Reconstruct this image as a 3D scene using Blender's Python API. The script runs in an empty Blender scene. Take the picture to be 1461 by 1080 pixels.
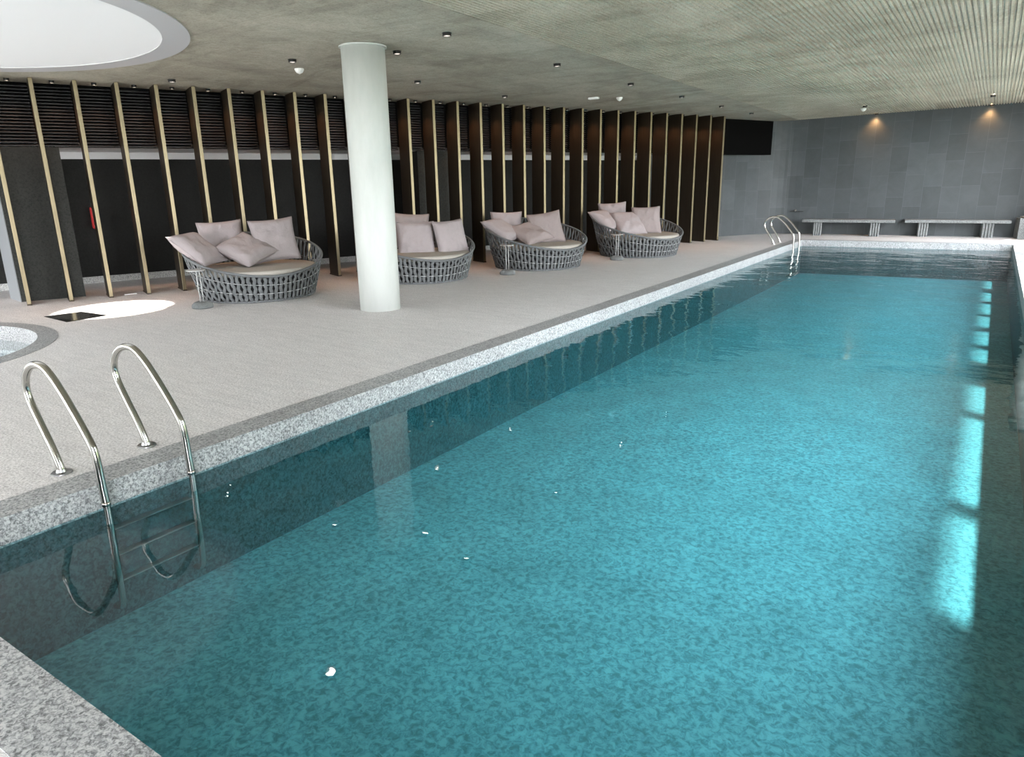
import bpy, bmesh, math, random
from mathutils import Vector, Matrix, noise
random.seed(7)
PI = math.pi
C = bpy.context.scene.collection
sc = bpy.context.scene

# ------------------------------------------------------------------ frame of the place
L0 = Vector((-11.09, 4.91)); U = Vector((.35911764, .9332923)); N2 = Vector((U.y, -U.x))   # fin screen: origin, run, front normal
def fl(s, off): return L0 + U*s + N2*off                      # point along the fin screen
def cz(x, y): return 3.06 + .0315*((Vector((x, y))-L0).dot(N2))   # the ceiling rises gently away from the screen
CN = Vector((-.0315*N2.x, -.0315*N2.y, 1)).normalized()
CQ = Vector((0, 0, 1)).rotation_difference(CN)
WZ = -.14                                                     # pool water level
PZ = -.84                                                     # pool floor
POOL = [(-3.95, .79), (.5, .82), (.5, 19.72), (-3.95, 19.3)]

# ------------------------------------------------------------------ materials
def mat(name):
    m = bpy.data.materials.new(name); m.use_nodes = True
    nt = m.node_tree; b = nt.nodes['Principled BSDF']
    return m, nt, b
def simple(name, col, rough=.5, metal=0., spec=.5, emit=None, es=0):
    m, nt, b = mat(name)
    b.inputs['Base Color'].default_value = (*col, 1); b.inputs['Roughness'].default_value = rough
    b.inputs['Metallic'].default_value = metal; b.inputs['Specular IOR Level'].default_value = spec
    if emit: b.inputs['Emission Color'].default_value = (*emit, 1); b.inputs['Emission Strength'].default_value = es
    return m
def node(nt, t, **k):
    n = nt.nodes.new(t)
    for a, v in k.items():
        if a in n.inputs.keys() and not hasattr(n, a): n.inputs[a].default_value = v
        else: setattr(n, a, v)
    return n
def ramp(nt, stops, interp='LINEAR'):
    r = nt.nodes.new('ShaderNodeValToRGB'); cr = r.color_ramp; cr.interpolation = interp
    while len(cr.elements) < len(stops): cr.elements.new(.5)
    for e, (p, c) in zip(cr.elements, stops): e.position = p; e.color = (*c, 1)
    return r
def noise_n(nt, vec, scale, detail=4, rough=.6, dist=0):
    n = nt.nodes.new('ShaderNodeTexNoise'); n.inputs['Scale'].default_value = scale
    n.inputs['Detail'].default_value = detail; n.inputs['Roughness'].default_value = rough; n.inputs['Distortion'].default_value = dist
    nt.links.new(vec, n.inputs['Vector']); return n
def coords(nt, scale=(1, 1, 1), rot=(0, 0, 0), kind='Object'):
    t = nt.nodes.new('ShaderNodeTexCoord'); mp = nt.nodes.new('ShaderNodeMapping')
    mp.inputs['Scale'].default_value = scale; mp.inputs['Rotation'].default_value = rot
    nt.links.new(t.outputs[kind], mp.inputs['Vector']); return mp.outputs['Vector']
def mixc(nt, fac, a, b, mode='MIX'):
    m = nt.nodes.new('ShaderNodeMix'); m.data_type = 'RGBA'; m.blend_type = mode
    for s, v in ((0, fac), (6, a), (7, b)):
        if hasattr(v, 'links') or isinstance(v, bpy.types.NodeSocket): nt.links.new(v, m.inputs[s])
        else: m.inputs[s].default_value = v if s == 0 else (*v, 1)
    return m.outputs[2]
def bump(nt, b, h, strength=.3, dist=.01):
    n = nt.nodes.new('ShaderNodeBump'); n.inputs['Strength'].default_value = strength; n.inputs['Distance'].default_value = dist
    nt.links.new(h, n.inputs['Height']); nt.links.new(n.outputs['Normal'], b.inputs['Normal'])

def granite(name, dark, mid, light, scale=1, rough=.6, joints=None, patch=.25, stretch=(1, 1, 1)):
    m, nt, b = mat(name); v = coords(nt, stretch)
    n1 = noise_n(nt, v, 62*scale, 3, .7, .6)
    r = ramp(nt, [(.36, dark), (.47, mid), (.60, light)])
    nt.links.new(n1.outputs['Fac'], r.inputs['Fac'])
    n2 = noise_n(nt, v, 3.1, 3, .6)
    r2 = ramp(nt, [(.3, (1-patch,)*3), (.7, (1, 1, 1))]); nt.links.new(n2.outputs['Fac'], r2.inputs['Fac'])
    col = mixc(nt, 1., r.outputs['Color'], r2.outputs['Color'], 'MULTIPLY')
    if joints:
        w, h, off, jc = joints
        v2 = coords(nt)
        br = nt.nodes.new('ShaderNodeTexBrick'); br.inputs['Scale'].default_value = 1; br.inputs['Brick Width'].default_value = w
        br.inputs['Row Height'].default_value = h; br.inputs['Mortar Size'].default_value = .004; br.inputs['Mortar Smooth'].default_value = .3
        br.offset = off; br.inputs['Color1'].default_value = (1, 1, 1, 1); br.inputs['Color2'].default_value = (.94, .94, .94, 1); br.inputs['Mortar'].default_value = (*jc, 1)
        nt.links.new(v2, br.inputs['Vector'])
        col = mixc(nt, 1., col, br.outputs['Color'], 'MULTIPLY')
    nt.links.new(col, b.inputs['Base Color']); b.inputs['Roughness'].default_value = rough
    if mid[0] < .06: b.inputs['Specular IOR Level'].default_value = .2
    bump(nt, b, n1.outputs['Fac'], .25, .004)
    return m

def make_deck():
    m, nt, b = mat('deck_granite'); v = coords(nt)
    n1 = noise_n(nt, v, 75, 3, .7, .4)
    r = ramp(nt, [(.36, (.38, .365, .36)), (.5, (.60, .578, .570)), (.62, (.76, .738, .73))])
    nt.links.new(n1.outputs['Fac'], r.inputs['Fac'])
    vs = coords(nt, (1.2, 7, 1), (0, 0, .30)); n2 = noise_n(nt, vs, 2.2, 6, .7, .5)
    r2 = ramp(nt, [(.32, (.86, .86, .87)), (.6, (1, 1, 1))]); nt.links.new(n2.outputs['Fac'], r2.inputs['Fac'])
    col = mixc(nt, 1., r.outputs['Color'], r2.outputs['Color'], 'MULTIPLY')
    br = nt.nodes.new('ShaderNodeTexBrick'); br.inputs['Scale'].default_value = 1; br.inputs['Brick Width'].default_value = 1.2
    br.inputs['Row Height'].default_value = .6; br.inputs['Mortar Size'].default_value = .003; br.offset = .5
    br.inputs['Color1'].default_value = (1, 1, 1, 1); br.inputs['Color2'].default_value = (.96, .96, .96, 1); br.inputs['Mortar'].default_value = (.85, .85, .85, 1)
    nt.links.new(v, br.inputs['Vector'])
    col = mixc(nt, 1., col, br.outputs['Color'], 'MULTIPLY')
    nt.links.new(col, b.inputs['Base Color']); b.inputs['Roughness'].default_value = .62; b.inputs['Specular IOR Level'].default_value = .35
    bump(nt, b, n1.outputs['Fac'], .2, .003)
    return m

def make_concrete(name, a, c, strk=1.0, soft=False):
    m, nt, b = mat(name)
    v = coords(nt, (1.1*strk, .7, 1), (0, 0, .35)); n1 = noise_n(nt, v, .9 if soft else 1.4, 8, .62, .3)
    r = ramp(nt, [(.36, a), (.62, c)]); nt.links.new(n1.outputs['Fac'], r.inputs['Fac'])
    v2 = coords(nt, (1, 1, 1)); n2 = noise_n(nt, v2, 14, 6, .75, .8)
    r2 = ramp(nt, [(.3, (.80, .80, .80)), (.6, (1, 1, 1))]); nt.links.new(n2.outputs['Fac'], r2.inputs['Fac'])
    col = mixc(nt, 1., r.outputs['Color'], r2.outputs['Color'], 'MULTIPLY')
    # broad stains
    v3 = coords(nt, (.35, .9, 1), (0, 0, -.5)); n3 = noise_n(nt, v3, .9, 5, .7, 1.5)
    r3 = ramp(nt, [(.40, (.76, .76, .74)), (.5, (1, 1, 1))]); nt.links.new(n3.outputs['Fac'], r3.inputs['Fac'])
    col = mixc(nt, .8, col, r3.outputs['Color'], 'MULTIPLY')
    # formwork board joints
    br = nt.nodes.new('ShaderNodeTexBrick'); br.inputs['Scale'].default_value = 1; br.inputs['Brick Width'].default_value = 1.25
    br.inputs['Row Height'].default_value = 2.5; br.inputs['Mortar Size'].default_value = .006; br.offset = 0
    br.inputs['Color1'].default_value = (1, 1, 1, 1); br.inputs['Color2'].default_value = (.93, .93, .93, 1); br.inputs['Mortar'].default_value = (.72, .72, .7, 1)
    nt.links.new(v2, br.inputs['Vector'])
    col = mixc(nt, .6, col, br.outputs['Color'], 'MULTIPLY')
    n4 = noise_n(nt, v2, 45, 3, .7); r4 = ramp(nt, [(.36, (.78, .78, .77)), (.5, (1, 1, 1))]); nt.links.new(n4.outputs['Fac'], r4.inputs['Fac']); col = mixc(nt, 1., col, r4.outputs['Color'], 'MULTIPLY')
    nt.links.new(col, b.inputs['Base Color']); b.inputs['Roughness'].default_value = .8; b.inputs['Specular IOR Level'].default_value = .2
    bump(nt, b, n2.outputs['Fac'], .3, .01)
    return m

def make_plaster(name):
    m, nt, b = mat(name); v = coords(nt, (1, 1, .25)); n = noise_n(nt, v, 3.2, 6, .65)
    r = ramp(nt, [(.3, (.46, .49, .465)), (.6, (.54, .56, .54))]); nt.links.new(n.outputs['Fac'], r.inputs['Fac'])
    nt.links.new(r.outputs['Color'], b.inputs['Base Color']); b.inputs['Roughness'].default_value = .6; bump(nt, b, n.outputs['Fac'], .15, .01)
    return m
def make_slate():
    m, nt, b = mat('slate_wall')
    v = coords(nt, kind='UV')
    sw = nt.nodes.new('ShaderNodeSeparateXYZ'); nt.links.new(v, sw.inputs[0]); cb = nt.nodes.new('ShaderNodeCombineXYZ')
    nt.links.new(sw.outputs[1], cb.inputs[0]); nt.links.new(sw.outputs[0], cb.inputs[1])
    br = nt.nodes.new('ShaderNodeTexBrick'); br.inputs['Scale'].default_value = 1; br.inputs['Brick Width'].default_value = .78
    br.inputs['Row Height'].default_value = .42; br.inputs['Mortar Size'].default_value = .004; br.offset = .37; br.offset_frequency = 2
    br.squash = .8; br.squash_frequency = 3
    br.inputs['Color1'].default_value = (.044, .051, .054, 1); br.inputs['Color2'].default_value = (.060, .068, .072, 1); br.inputs['Mortar'].default_value = (.075, .084, .090, 1)
    nt.links.new(cb.outputs[0], br.inputs['Vector'])
    n = noise_n(nt, v, 2.2, 6, .7, .6); r = ramp(nt, [(.3, (.84, .86, .86)), (.7, (1.1, 1.1, 1.1))]); nt.links.new(n.outputs['Fac'], r.inputs['Fac'])
    col = mixc(nt, 1., br.outputs['Color'], r.outputs['Color'], 'MULTIPLY')
    nt.links.new(col, b.inputs['Base Color']); b.inputs['Roughness'].default_value = .55; b.inputs['Specular IOR Level'].default_value = .35
    bump(nt, b, n.outputs['Fac'], .15, .02)
    return m

def make_water(name, top=True, absorb=True, dens=1.0, tint=None):
    m = bpy.data.materials.new(name); m.use_nodes = True; nt = m.node_tree; nt.nodes.clear()
    out = nt.nodes.new('ShaderNodeOutputMaterial'); tr = nt.nodes.new('ShaderNodeBsdfTransparent')
    if top: tr.inputs[0].default_value = tint or WATER_COL
    if top:
        gl = nt.nodes.new('ShaderNodeBsdfGlossy'); gl.inputs['Roughness'].default_value = .0
        fr = nt.nodes.new('ShaderNodeFresnel'); ge = nt.nodes.new('ShaderNodeNewGeometry'); io = nt.nodes.new('ShaderNodeMapRange'); io.inputs['To Min'].default_value = 1.333; io.inputs['To Max'].default_value = 1/1.333
        nt.links.new(ge.outputs['Backfacing'], io.inputs[0]); nt.links.new(io.outputs[0], fr.inputs['IOR'])
        mx = nt.nodes.new('ShaderNodeMixShader')
        tc = nt.nodes.new('ShaderNodeTexCoord')
        mp = nt.nodes.new('ShaderNodeMapping'); mp.inputs['Scale'].default_value = (1, 1.5, 1); nt.links.new(tc.outputs['Object'], mp.inputs[0])
        n1 = noise_n(nt, mp.outputs[0], 3.2, 2, .5, .2)
        n2 = noise_n(nt, mp.outputs[0], .9, 2, .5, .2)
        # the far end of the pool is more agitated than the near end
        sp = nt.nodes.new('ShaderNodeSeparateXYZ'); nt.links.new(tc.outputs['Object'], sp.inputs[0])
        mr = nt.nodes.new('ShaderNodeMapRange'); mr.inputs['From Min'].default_value = 4; mr.inputs['From Max'].default_value = 17
        mr.inputs['To Min'].default_value = .11; mr.inputs['To Max'].default_value = 1.15; nt.links.new(sp.outputs[1], mr.inputs['Value'])
        ad = nt.nodes.new('ShaderNodeMath'); ad.operation = 'MULTIPLY_ADD'; ad.inputs[1].default_value = .35
        nt.links.new(n1.outputs['Fac'], ad.inputs[0]); nt.links.new(n2.outputs['Fac'], ad.inputs[2])
        bp = nt.nodes.new('ShaderNodeBump'); bp.inputs['Distance'].default_value = .03
        nt.links.new(mr.outputs[0], bp.inputs['Strength']); nt.links.new(ad.outputs[0], bp.inputs['Height'])
        nt.links.new(bp.outputs[0], gl.inputs['Normal']); nt.links.new(bp.outputs[0], fr.inputs['Normal'])
        nt.links.new(fr.outputs[0], mx.inputs[0]); nt.links.new(tr.outputs[0], mx.inputs[1]); nt.links.new(gl.outputs[0], mx.inputs[2])
        nt.links.new(mx.outputs[0], out.inputs['Surface'])
    else: nt.links.new(tr.outputs[0], out.inputs['Surface'])
    return m
WATER_COL = (.58, .865, .92, 1)

def make_fabric(name, col, sc_=220):
    m, nt, b = mat(name); v = coords(nt)
    n = noise_n(nt, v, sc_, 3, .6); r = ramp(nt, [(.3, tuple(c*.86 for c in col)), (.7, tuple(min(1, c*1.08) for c in col))])
    nt.links.new(n.outputs['Fac'], r.inputs['Fac']); nt.links.new(r.outputs['Color'], b.inputs['Base Color'])
    b.inputs['Roughness'].default_value = .9; b.inputs['Specular IOR Level'].default_value = .15
    n2 = noise_n(nt, v, 9, 4, .6, .8); bump(nt, b, n2.outputs['Fac'], .5, .02)
    return m
def make_brushed(name, col, rough, metal, sc_=40):
    m, nt, b = mat(name); v = coords(nt, (1, 1, .06)); n = noise_n(nt, v, sc_, 4, .6)
    r = ramp(nt, [(.3, tuple(c*.8 for c in col)), (.7, tuple(c*1.1 for c in col))]); nt.links.new(n.outputs['Fac'], r.inputs['Fac'])
    nt.links.new(r.outputs['Color'], b.inputs['Base Color']); b.inputs['Roughness'].default_value = rough; b.inputs['Metallic'].default_value = metal
    return m

M = dict(
    deck=make_deck(),
    coping=granite('coping_granite', (.10, .103, .105), (.27, .275, .28), (.50, .50, .50), 1.1, .45, patch=.2),
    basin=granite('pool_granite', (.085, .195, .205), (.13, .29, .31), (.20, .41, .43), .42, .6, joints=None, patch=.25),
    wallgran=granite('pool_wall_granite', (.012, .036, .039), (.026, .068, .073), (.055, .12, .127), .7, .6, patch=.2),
    spa=granite('spa_granite', (.30, .32, .34), (.52, .54, .56), (.75, .77, .8), .9, .5, patch=.1),
    concrete=make_concrete('ceiling_concrete', (.36, .338, .28), (.50, .475, .40)),
    ribs=make_concrete('ribbed_concrete', (.42, .395, .32), (.54, .51, .42), soft=True),
    paint=make_plaster('white_column_plaster'),
    slate=make_slate(),
    char=granite('charcoal_panel', (.007, .007, .0065), (.010, .010, .009), (.013, .013, .012), .5, .6, patch=.2),
    pillar=granite('pillar_panel', (.018, .019, .017), (.028, .029, .026), (.036, .037, .034), .6, .5, patch=.2),
    pillar_lit_side=simple('pillar_lit_side_panel', (.20, .21, .22), .5),  # daylight on the pillar's left face, painted in as a paler grey
    soffit=simple('white_soffit', (.80, .80, .82), .7),
    bulk=simple('black_bulkhead', (.004, .004, .004), .9, 0, .03),
    slat=make_brushed('black_slat', (.018, .018, .021), .45, .0),
    fin=make_brushed('dark_bronze', (.050, .038, .026), .42, .55),
    brass=make_brushed('brass_edge', (.27, .225, .145), .40, 1.),
    base=granite('plinth_granite', (.20, .20, .20), (.42, .42, .41), (.62, .62, .6), 1, .5),
    rope=make_fabric('grey_rope', (.135, .142, .147), 300),
    wire=simple('pale_wire', (.38, .39, .39), .4), table=simple('pale_powder_coat', (.42, .43, .43), .4), foot=make_fabric('table_foot_rope', (.20, .21, .21), 200),
    liner=simple('dark_liner', (.02, .02, .022), .9),
    seat=make_fabric('seat_fabric', (.38, .355, .32)),
    pillow=make_fabric('pillow_fabric', (.33, .29, .297)),
    pillow2=make_fabric('pillow_fabric_mauve', (.28, .235, .232)),
    steel=simple('polished_steel', (.50, .49, .46), .15, 1.),
    steel2=simple('brushed_steel', (.38, .38, .38), .28, 1.),
    black=simple('black_metal', (.012, .012, .012), .4, .3),
    white=simple('white_plastic', (.82, .82, .80), .4),
    discw=simple('backlit_ceiling_panel', (.70, .71, .72), .6, emit=(.95, .98, 1.), es=.08),
    ringw=simple('grey_ceiling_ring', (.50, .50, .52), .6),
    lens=simple('lamp_lens', (1, .9, .75), .4, emit=(1, .86, .66), es=60),
    lensw=simple('warm_lamp_lens', (1, .8, .6), .4, emit=(1, .62, .30), es=60),
    lensd=simple('dim_lamp_lens', (1, .9, .8), .4, emit=(1, .9, .78), es=30),
    hatch=simple('black_glossy_hatch', (.012, .012, .012), .15),
    red=simple('red_enamel', (.45, .02, .02), .4),
    bench=granite('bench_granite', (.07, .075, .075), (.14, .15, .15), (.24, .25, .25), 1.0, .5),
    frame=simple('window_frame_grey', (.10, .10, .11), .5),
    lawn=simple('outside_grass', (.13, .125, .085), .9),
    ground=simple('outside_paving', (.50, .49, .46), .9),
    spa_top=make_water('spa_water_surface', True, tint=(.90, .95, .95, 1)), water_top=make_water('water_surface', True, True, 1.0), water_side=make_water('water_body', False, True, 1.0),
)

# ------------------------------------------------------------------ mesh helpers
def obj(name, bm, m, parent=None, smooth=False, **props):
    me = bpy.data.meshes.new(name); bm.normal_update(); bm.to_mesh(me); bm.free()
    for x in (m if isinstance(m, (list, tuple)) else [m]): me.materials.append(x)
    if smooth:
        me.polygons.foreach_set('use_smooth', [True]*len(me.polygons))
    o = bpy.data.objects.new(name, me); C.objects.link(o)
    if parent: o.parent = parent
    for k, v in props.items(): o[k] = v
    return o
def thing(name, label, cat, loc=(0, 0, 0), rz=0, group=None, quat=None):
    o = bpy.data.objects.new(name, None); C.objects.link(o); o.location = loc; o.empty_display_size = .1
    if quat is not None: o.rotation_mode = 'QUATERNION'; o.rotation_quaternion = quat
    else: o.rotation_euler = (0, 0, rz)
    o['label'] = label; o['category'] = cat
    if group: o['group'] = group
    return o
def tag(o, label, cat, group=None):
    o['label'] = label; o['category'] = cat
    if group: o['group'] = group
    return o
def dup(root, loc=None, rz=None, label=None, quat=None):
    r = root.copy(); C.objects.link(r)
    if loc is not None: r.location = loc
    if rz is not None: r.rotation_euler = (0, 0, rz)
    if quat is not None: r.rotation_quaternion = quat
    if label: r['label'] = label
    for ch in list(root.children):
        c = ch.copy(); C.objects.link(c); c.parent = r
        for g in list(ch.children):
            d = g.copy(); C.objects.link(d); d.parent = c
    return r
def box(bm, x0, x1, y0, y1, z0, z1, T=None):
    vs = [Vector((x, y, z)) for z in (z0, z1) for x, y in ((x0, y0), (x1, y0), (x1, y1), (x0, y1))]
    if T: vs = [T(v) for v in vs]
    v = [bm.verts.new(p) for p in vs]
    for f in ((3, 2, 1, 0), (4, 5, 6, 7), (0, 1, 5, 4), (1, 2, 6, 5), (2, 3, 7, 6), (3, 0, 4, 7)): bm.faces.new([v[i] for i in f])
    return v
def bevel(bm, w, seg=2):
    bmesh.ops.bevel(bm, geom=list(bm.edges), offset=w, segments=seg, affect='EDGES', clamp_overlap=True, profile=.5)
def prism(bm, pts, z0, z1, T=None):
    """pts counter-clockwise; z0/z1 numbers or functions of (x,y)"""
    f0 = z0 if callable(z0) else (lambda x, y: z0); f1 = z1 if callable(z1) else (lambda x, y: z1)
    a = [bm.verts.new((x, y, f0(x, y))) for x, y in pts]; b = [bm.verts.new((x, y, f1(x, y))) for x, y in pts]
    n = len(pts); bm.faces.new(list(reversed(a))); bm.faces.new(b)
    for i in range(n): bm.faces.new((a[i], a[(i+1) % n], b[(i+1) % n], b[i]))
def lathe(bm, prof, n=32, T=None, cap=True):
    rings = []
    for r, z in prof:
        rings.append([bm.verts.new((r*math.cos(2*PI*i/n), r*math.sin(2*PI*i/n), z)) for i in range(n)])
    for a, b in zip(rings, rings[1:]):
        for i in range(n): bm.faces.new((a[i], a[(i+1) % n], b[(i+1) % n], b[i]))
    if cap: bm.faces.new(list(reversed(rings[0]))); bm.faces.new(rings[-1])
def tube(bm, pts, r, n=10, closed=False, ry=None, up=None):
    """sweep a round (or elliptical) section; ry = second radius, along 'up'"""
    pts = [Vector(p) for p in pts]; m = len(pts); rings = []
    prev = None
    for i, p in enumerate(pts):
        if closed: t = pts[(i+1) % m]-pts[i-1]
        else: t = pts[min(i+1, m-1)]-pts[max(i-1, 0)]
        t.normalize()
        ref = up(p) if up else (prev if prev is not None else (Vector((0, 0, 1)) if abs(t.z) < .9 else Vector((0, 1, 0))))
        b = (ref - t*ref.dot(t)).normalized(); prev = b; a = t.cross(b)
        rr = r[i] if isinstance(r, (list, tuple)) else r
        rings.append([bm.verts.new(p + a*(rr*math.cos(2*PI*k/n)) + b*((ry or rr)*math.sin(2*PI*k/n))) for k in range(n)])
    pairs = list(zip(rings, rings[1:])) + ([(rings[-1], rings[0])] if closed else [])
    for a, b in pairs:
        for k in range(n): bm.faces.new((a[k], a[(k+1) % n], b[(k+1) % n], b[k]))
    if not closed: bm.faces.new(list(reversed(rings[0]))); bm.faces.new(rings[-1])
def spline(pts, sub=6, closed=False):
    P = [Vector(p) for p in pts]; out = []
    n = len(P)
    for i in range(n if closed else n-1):
        if closed: p0, p1, p2, p3 = P[i-1], P[i], P[(i+1) % n], P[(i+2) % n]
        else: p0, p1, p2, p3 = P[max(i-1, 0)], P[i], P[i+1], P[min(i+2, n-1)]
        for k in range(sub):
            t = k/sub
            out.append(.5*((2*p1)+(p2-p0)*t+(2*p0-5*p1+4*p2-p3)*t*t+(3*p1-p0-3*p2+p3)*t**3))
    if not closed: out.append(P[-1])
    return out
def offset_poly(poly, d):
    n = len(poly); out = []
    for i in range(n):
        p0, p1, p2 = (Vector(poly[i-1]), Vector(poly[i]), Vector(poly[(i+1) % n]))
        a = (p1-p0).normalized(); b = (p2-p1).normalized()
        na = Vector((a.y, -a.x)); nb = Vector((b.y, -b.x))
        k = (na+nb)/(1+na.dot(nb)); out.append(tuple(p1+k*d))
    return out
def circ(cx, cy, r, n=72): return [(cx+r*math.cos(2*PI*i/n), cy+r*math.sin(2*PI*i/n)) for i in range(n)]
def struct(name, bm, m, **k):
    o = obj(name, bm, m, **k); o['kind'] = 'structure'; return o
def ring_prism(bm, inner, outer, z0, z1):
    n = len(inner)
    V = [[bm.verts.new((*p, z)) for p in poly] for z in (z0, z1) for poly in (inner, outer)]
    ib, ob, it, ot = V
    for i in range(n):
        j = (i+1) % n
        bm.faces.new((it[i], ot[i], ot[j], it[j])); bm.faces.new((ib[j], ob[j], ob[i], ib[i]))
        bm.faces.new((ib[i], it[i], it[j], ib[j])); bm.faces.new((ob[j], ot[j], ot[i], ob[i]))

# ------------------------------------------------------------------ floor, pool, spa
COPE = .24
OUT = offset_poly(POOL, COPE)
SPA = (-9.39, 1.95)
bm = bmesh.new()
loops = [[(-16, -4), (1.5, -4), (2.2, 23.6), (-16, 23.6)], OUT, circ(*SPA, 1.83)]
for z in (0,):
    for lp in loops:
        vs = [bm.verts.new((*p, z)) for p in lp]
        for i in range(len(vs)): bm.edges.new((vs[i], vs[(i+1) % len(vs)]))
bmesh.ops.triangle_fill(bm, use_beauty=True, use_dissolve=False, edges=list(bm.edges))
for f in bm.faces:
    f.normal_update()
    if f.normal.z < 0: f.normal_flip()
ex = bmesh.ops.extrude_face_region(bm, geom=list(bm.faces))
bmesh.ops.translate(bm, verts=[v for v in ex['geom'] if isinstance(v, bmesh.types.BMVert)], vec=(0, 0, -.3))
bmesh.ops.recalc_face_normals(bm, faces=list(bm.faces))
struct('floor', bm, M['deck'])

bm = bmesh.new(); ring_prism(bm, POOL, OUT, WZ-.012, .004)
bmesh.ops.recalc_face_normals(bm, faces=list(bm.faces))
# stone joints across the coping as thin grooves are part of the shape: cut with short slabs
struct('pool_coping', bm, M['coping'])
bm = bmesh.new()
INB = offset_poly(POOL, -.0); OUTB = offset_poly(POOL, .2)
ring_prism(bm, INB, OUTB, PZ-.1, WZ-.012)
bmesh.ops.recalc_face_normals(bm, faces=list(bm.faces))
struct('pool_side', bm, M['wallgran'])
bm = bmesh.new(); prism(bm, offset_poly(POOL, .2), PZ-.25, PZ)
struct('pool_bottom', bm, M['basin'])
bm = bmesh.new(); prism(bm, offset_poly(POOL, -.0015), PZ+.002, WZ)
o = obj('pool_water', bm, [M['water_side'], M['water_top']]); o['kind'] = 'stuff'
for p in o.data.polygons: p.material_index = 1 if p.normal.z > .9 else 0
tag(o, 'clear teal water filling the long rectangular swimming pool', 'water')

n = 72
bm = bmesh.new(); ring_prism(bm, circ(*SPA, 1.63, n), circ(*SPA, 1.83, n), -.30, .004); bmesh.ops.recalc_face_normals(bm, faces=list(bm.faces))
struct('spa_coping', bm, M['coping'])
bm = bmesh.new(); ring_prism(bm, circ(*SPA, 1.62, n), circ(*SPA, 1.80, n), -1.0, -.30); ring_prism(bm, circ(*SPA, .9, n), circ(*SPA, 1.64, n), -1.0, -.55)
prism(bm, circ(*SPA, 1.8, n), -1.1, -1.0); bmesh.ops.recalc_face_normals(bm, faces=list(bm.faces))
struct('spa_basin', bm, M['spa'])
bm = bmesh.new(); prism(bm, circ(*SPA, 1.615, n), -.54, -.17)
o = obj('spa_water', bm, [M['water_side'], M['spa_top']]); o['kind'] = 'stuff'
for p in o.data.polygons: p.material_index = 1 if p.normal.z > .9 else 0
tag(o, 'still water in the small round pool at the left edge', 'water')

bm = bmesh.new(); box(bm, -60, 60, -60, 60, -1.6, -1.5); box(bm, 2.3, 40, -30, 1.5, -1.5, -.12); box(bm, -30, 2.3, -40, -4.2, -1.5, -.12); struct('ground', bm, M['ground'])
bm = bmesh.new(); box(bm, 2.3, 40, 1.5, 60, -1.5, -.12); struct('lawn', bm, M['lawn'])

# ------------------------------------------------------------------ ceiling
RX0 = -4.75
bm = bmesh.new()
prism(bm, [(-16, -4), (1.45, -4), (1.45, 23.6), (-16, 23.6)], lambda x, y: cz(x, y)+.022, lambda x, y: cz(x, y)+.08)
struct('ceiling', bm, M['concrete'])
# smooth cast concrete left of the ribs, a slab skin of 12 mm
bm = bmesh.new()
prism(bm, [(-16, -4), (RX0, -4), (RX0, 23.6), (-16, 23.6)], cz, lambda x, y: cz(x, y)+.022)
struct('ceiling_skin', bm, M['concrete'])
bm = bmesh.new()
x = RX0+.012; P = .056
while x < 1.36:
    w0, w1 = .017, .012
    a, b = x+P/2-.0145, x+P/2+.0145
    v = []
    for y in (-4, 23.6):
        v += [bm.verts.new((a-.004, y, cz(a, y)+.0225)), bm.verts.new((a, y, cz(a, y))), bm.verts.new((b, y, cz(b, y))), bm.verts.new((b+.004, y, cz(b, y)+.0225))]
    for i in range(3): bm.faces.new((v[i], v[i+1], v[i+5], v[i+4]))
    bm.faces.new((v[3], v[0], v[4], v[7])); bm.faces.new(v[:4]); bm.faces.new(v[4:])
    x += P
bmesh.ops.recalc_face_normals(bm, faces=list(bm.faces))
struct('ceiling_ribs', bm, M['ribs'])

# big round ceiling panel
DC = (-8.9, 2.9)
t = thing('ceiling_panel', 'large round white panel with grey rim set in the concrete ceiling', 'ceiling panel', (*DC, cz(*DC)), quat=CQ)
bm = bmesh.new(); lathe(bm, [(2.25, -.012), (2.53, -.012), (2.53, .01), (2.25, .01)], 128, cap=False)
vs = list(bm.verts); nn = 128
for i in range(nn): bm.faces.new((vs[3*nn+i], vs[3*nn+(i+1) % nn], vs[(i+1) % nn], vs[i]))
bmesh.ops.recalc_face_normals(bm, faces=list(bm.faces)); obj('rim', bm, M['ringw'], t, label='pale grey flat outer ring')
bm = bmesh.new(); lathe(bm, [(2.25, -.003), (2.0, -.003), (1.0, -.003), (.01, -.003)], 96, cap=False)
bm.faces.new([bm.verts[len(bm.verts)-96+i] for i in range(96)] if not bm.verts.ensure_lookup_table() else None)
prof_top = [bm.verts.new((2.25*math.cos(2*PI*i/96), 2.25*math.sin(2*PI*i/96), .011)) for i in range(96)]
bm.verts.ensure_lookup_table()
for i in range(96): bm.faces.new((bm.verts[i], bm.verts[(i+1) % 96], prof_top[(i+1) % 96], prof_top[i]))
bmesh.ops.recalc_face_normals(bm, faces=list(bm.faces)); obj('disc', bm, M['discw'], t)

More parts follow.
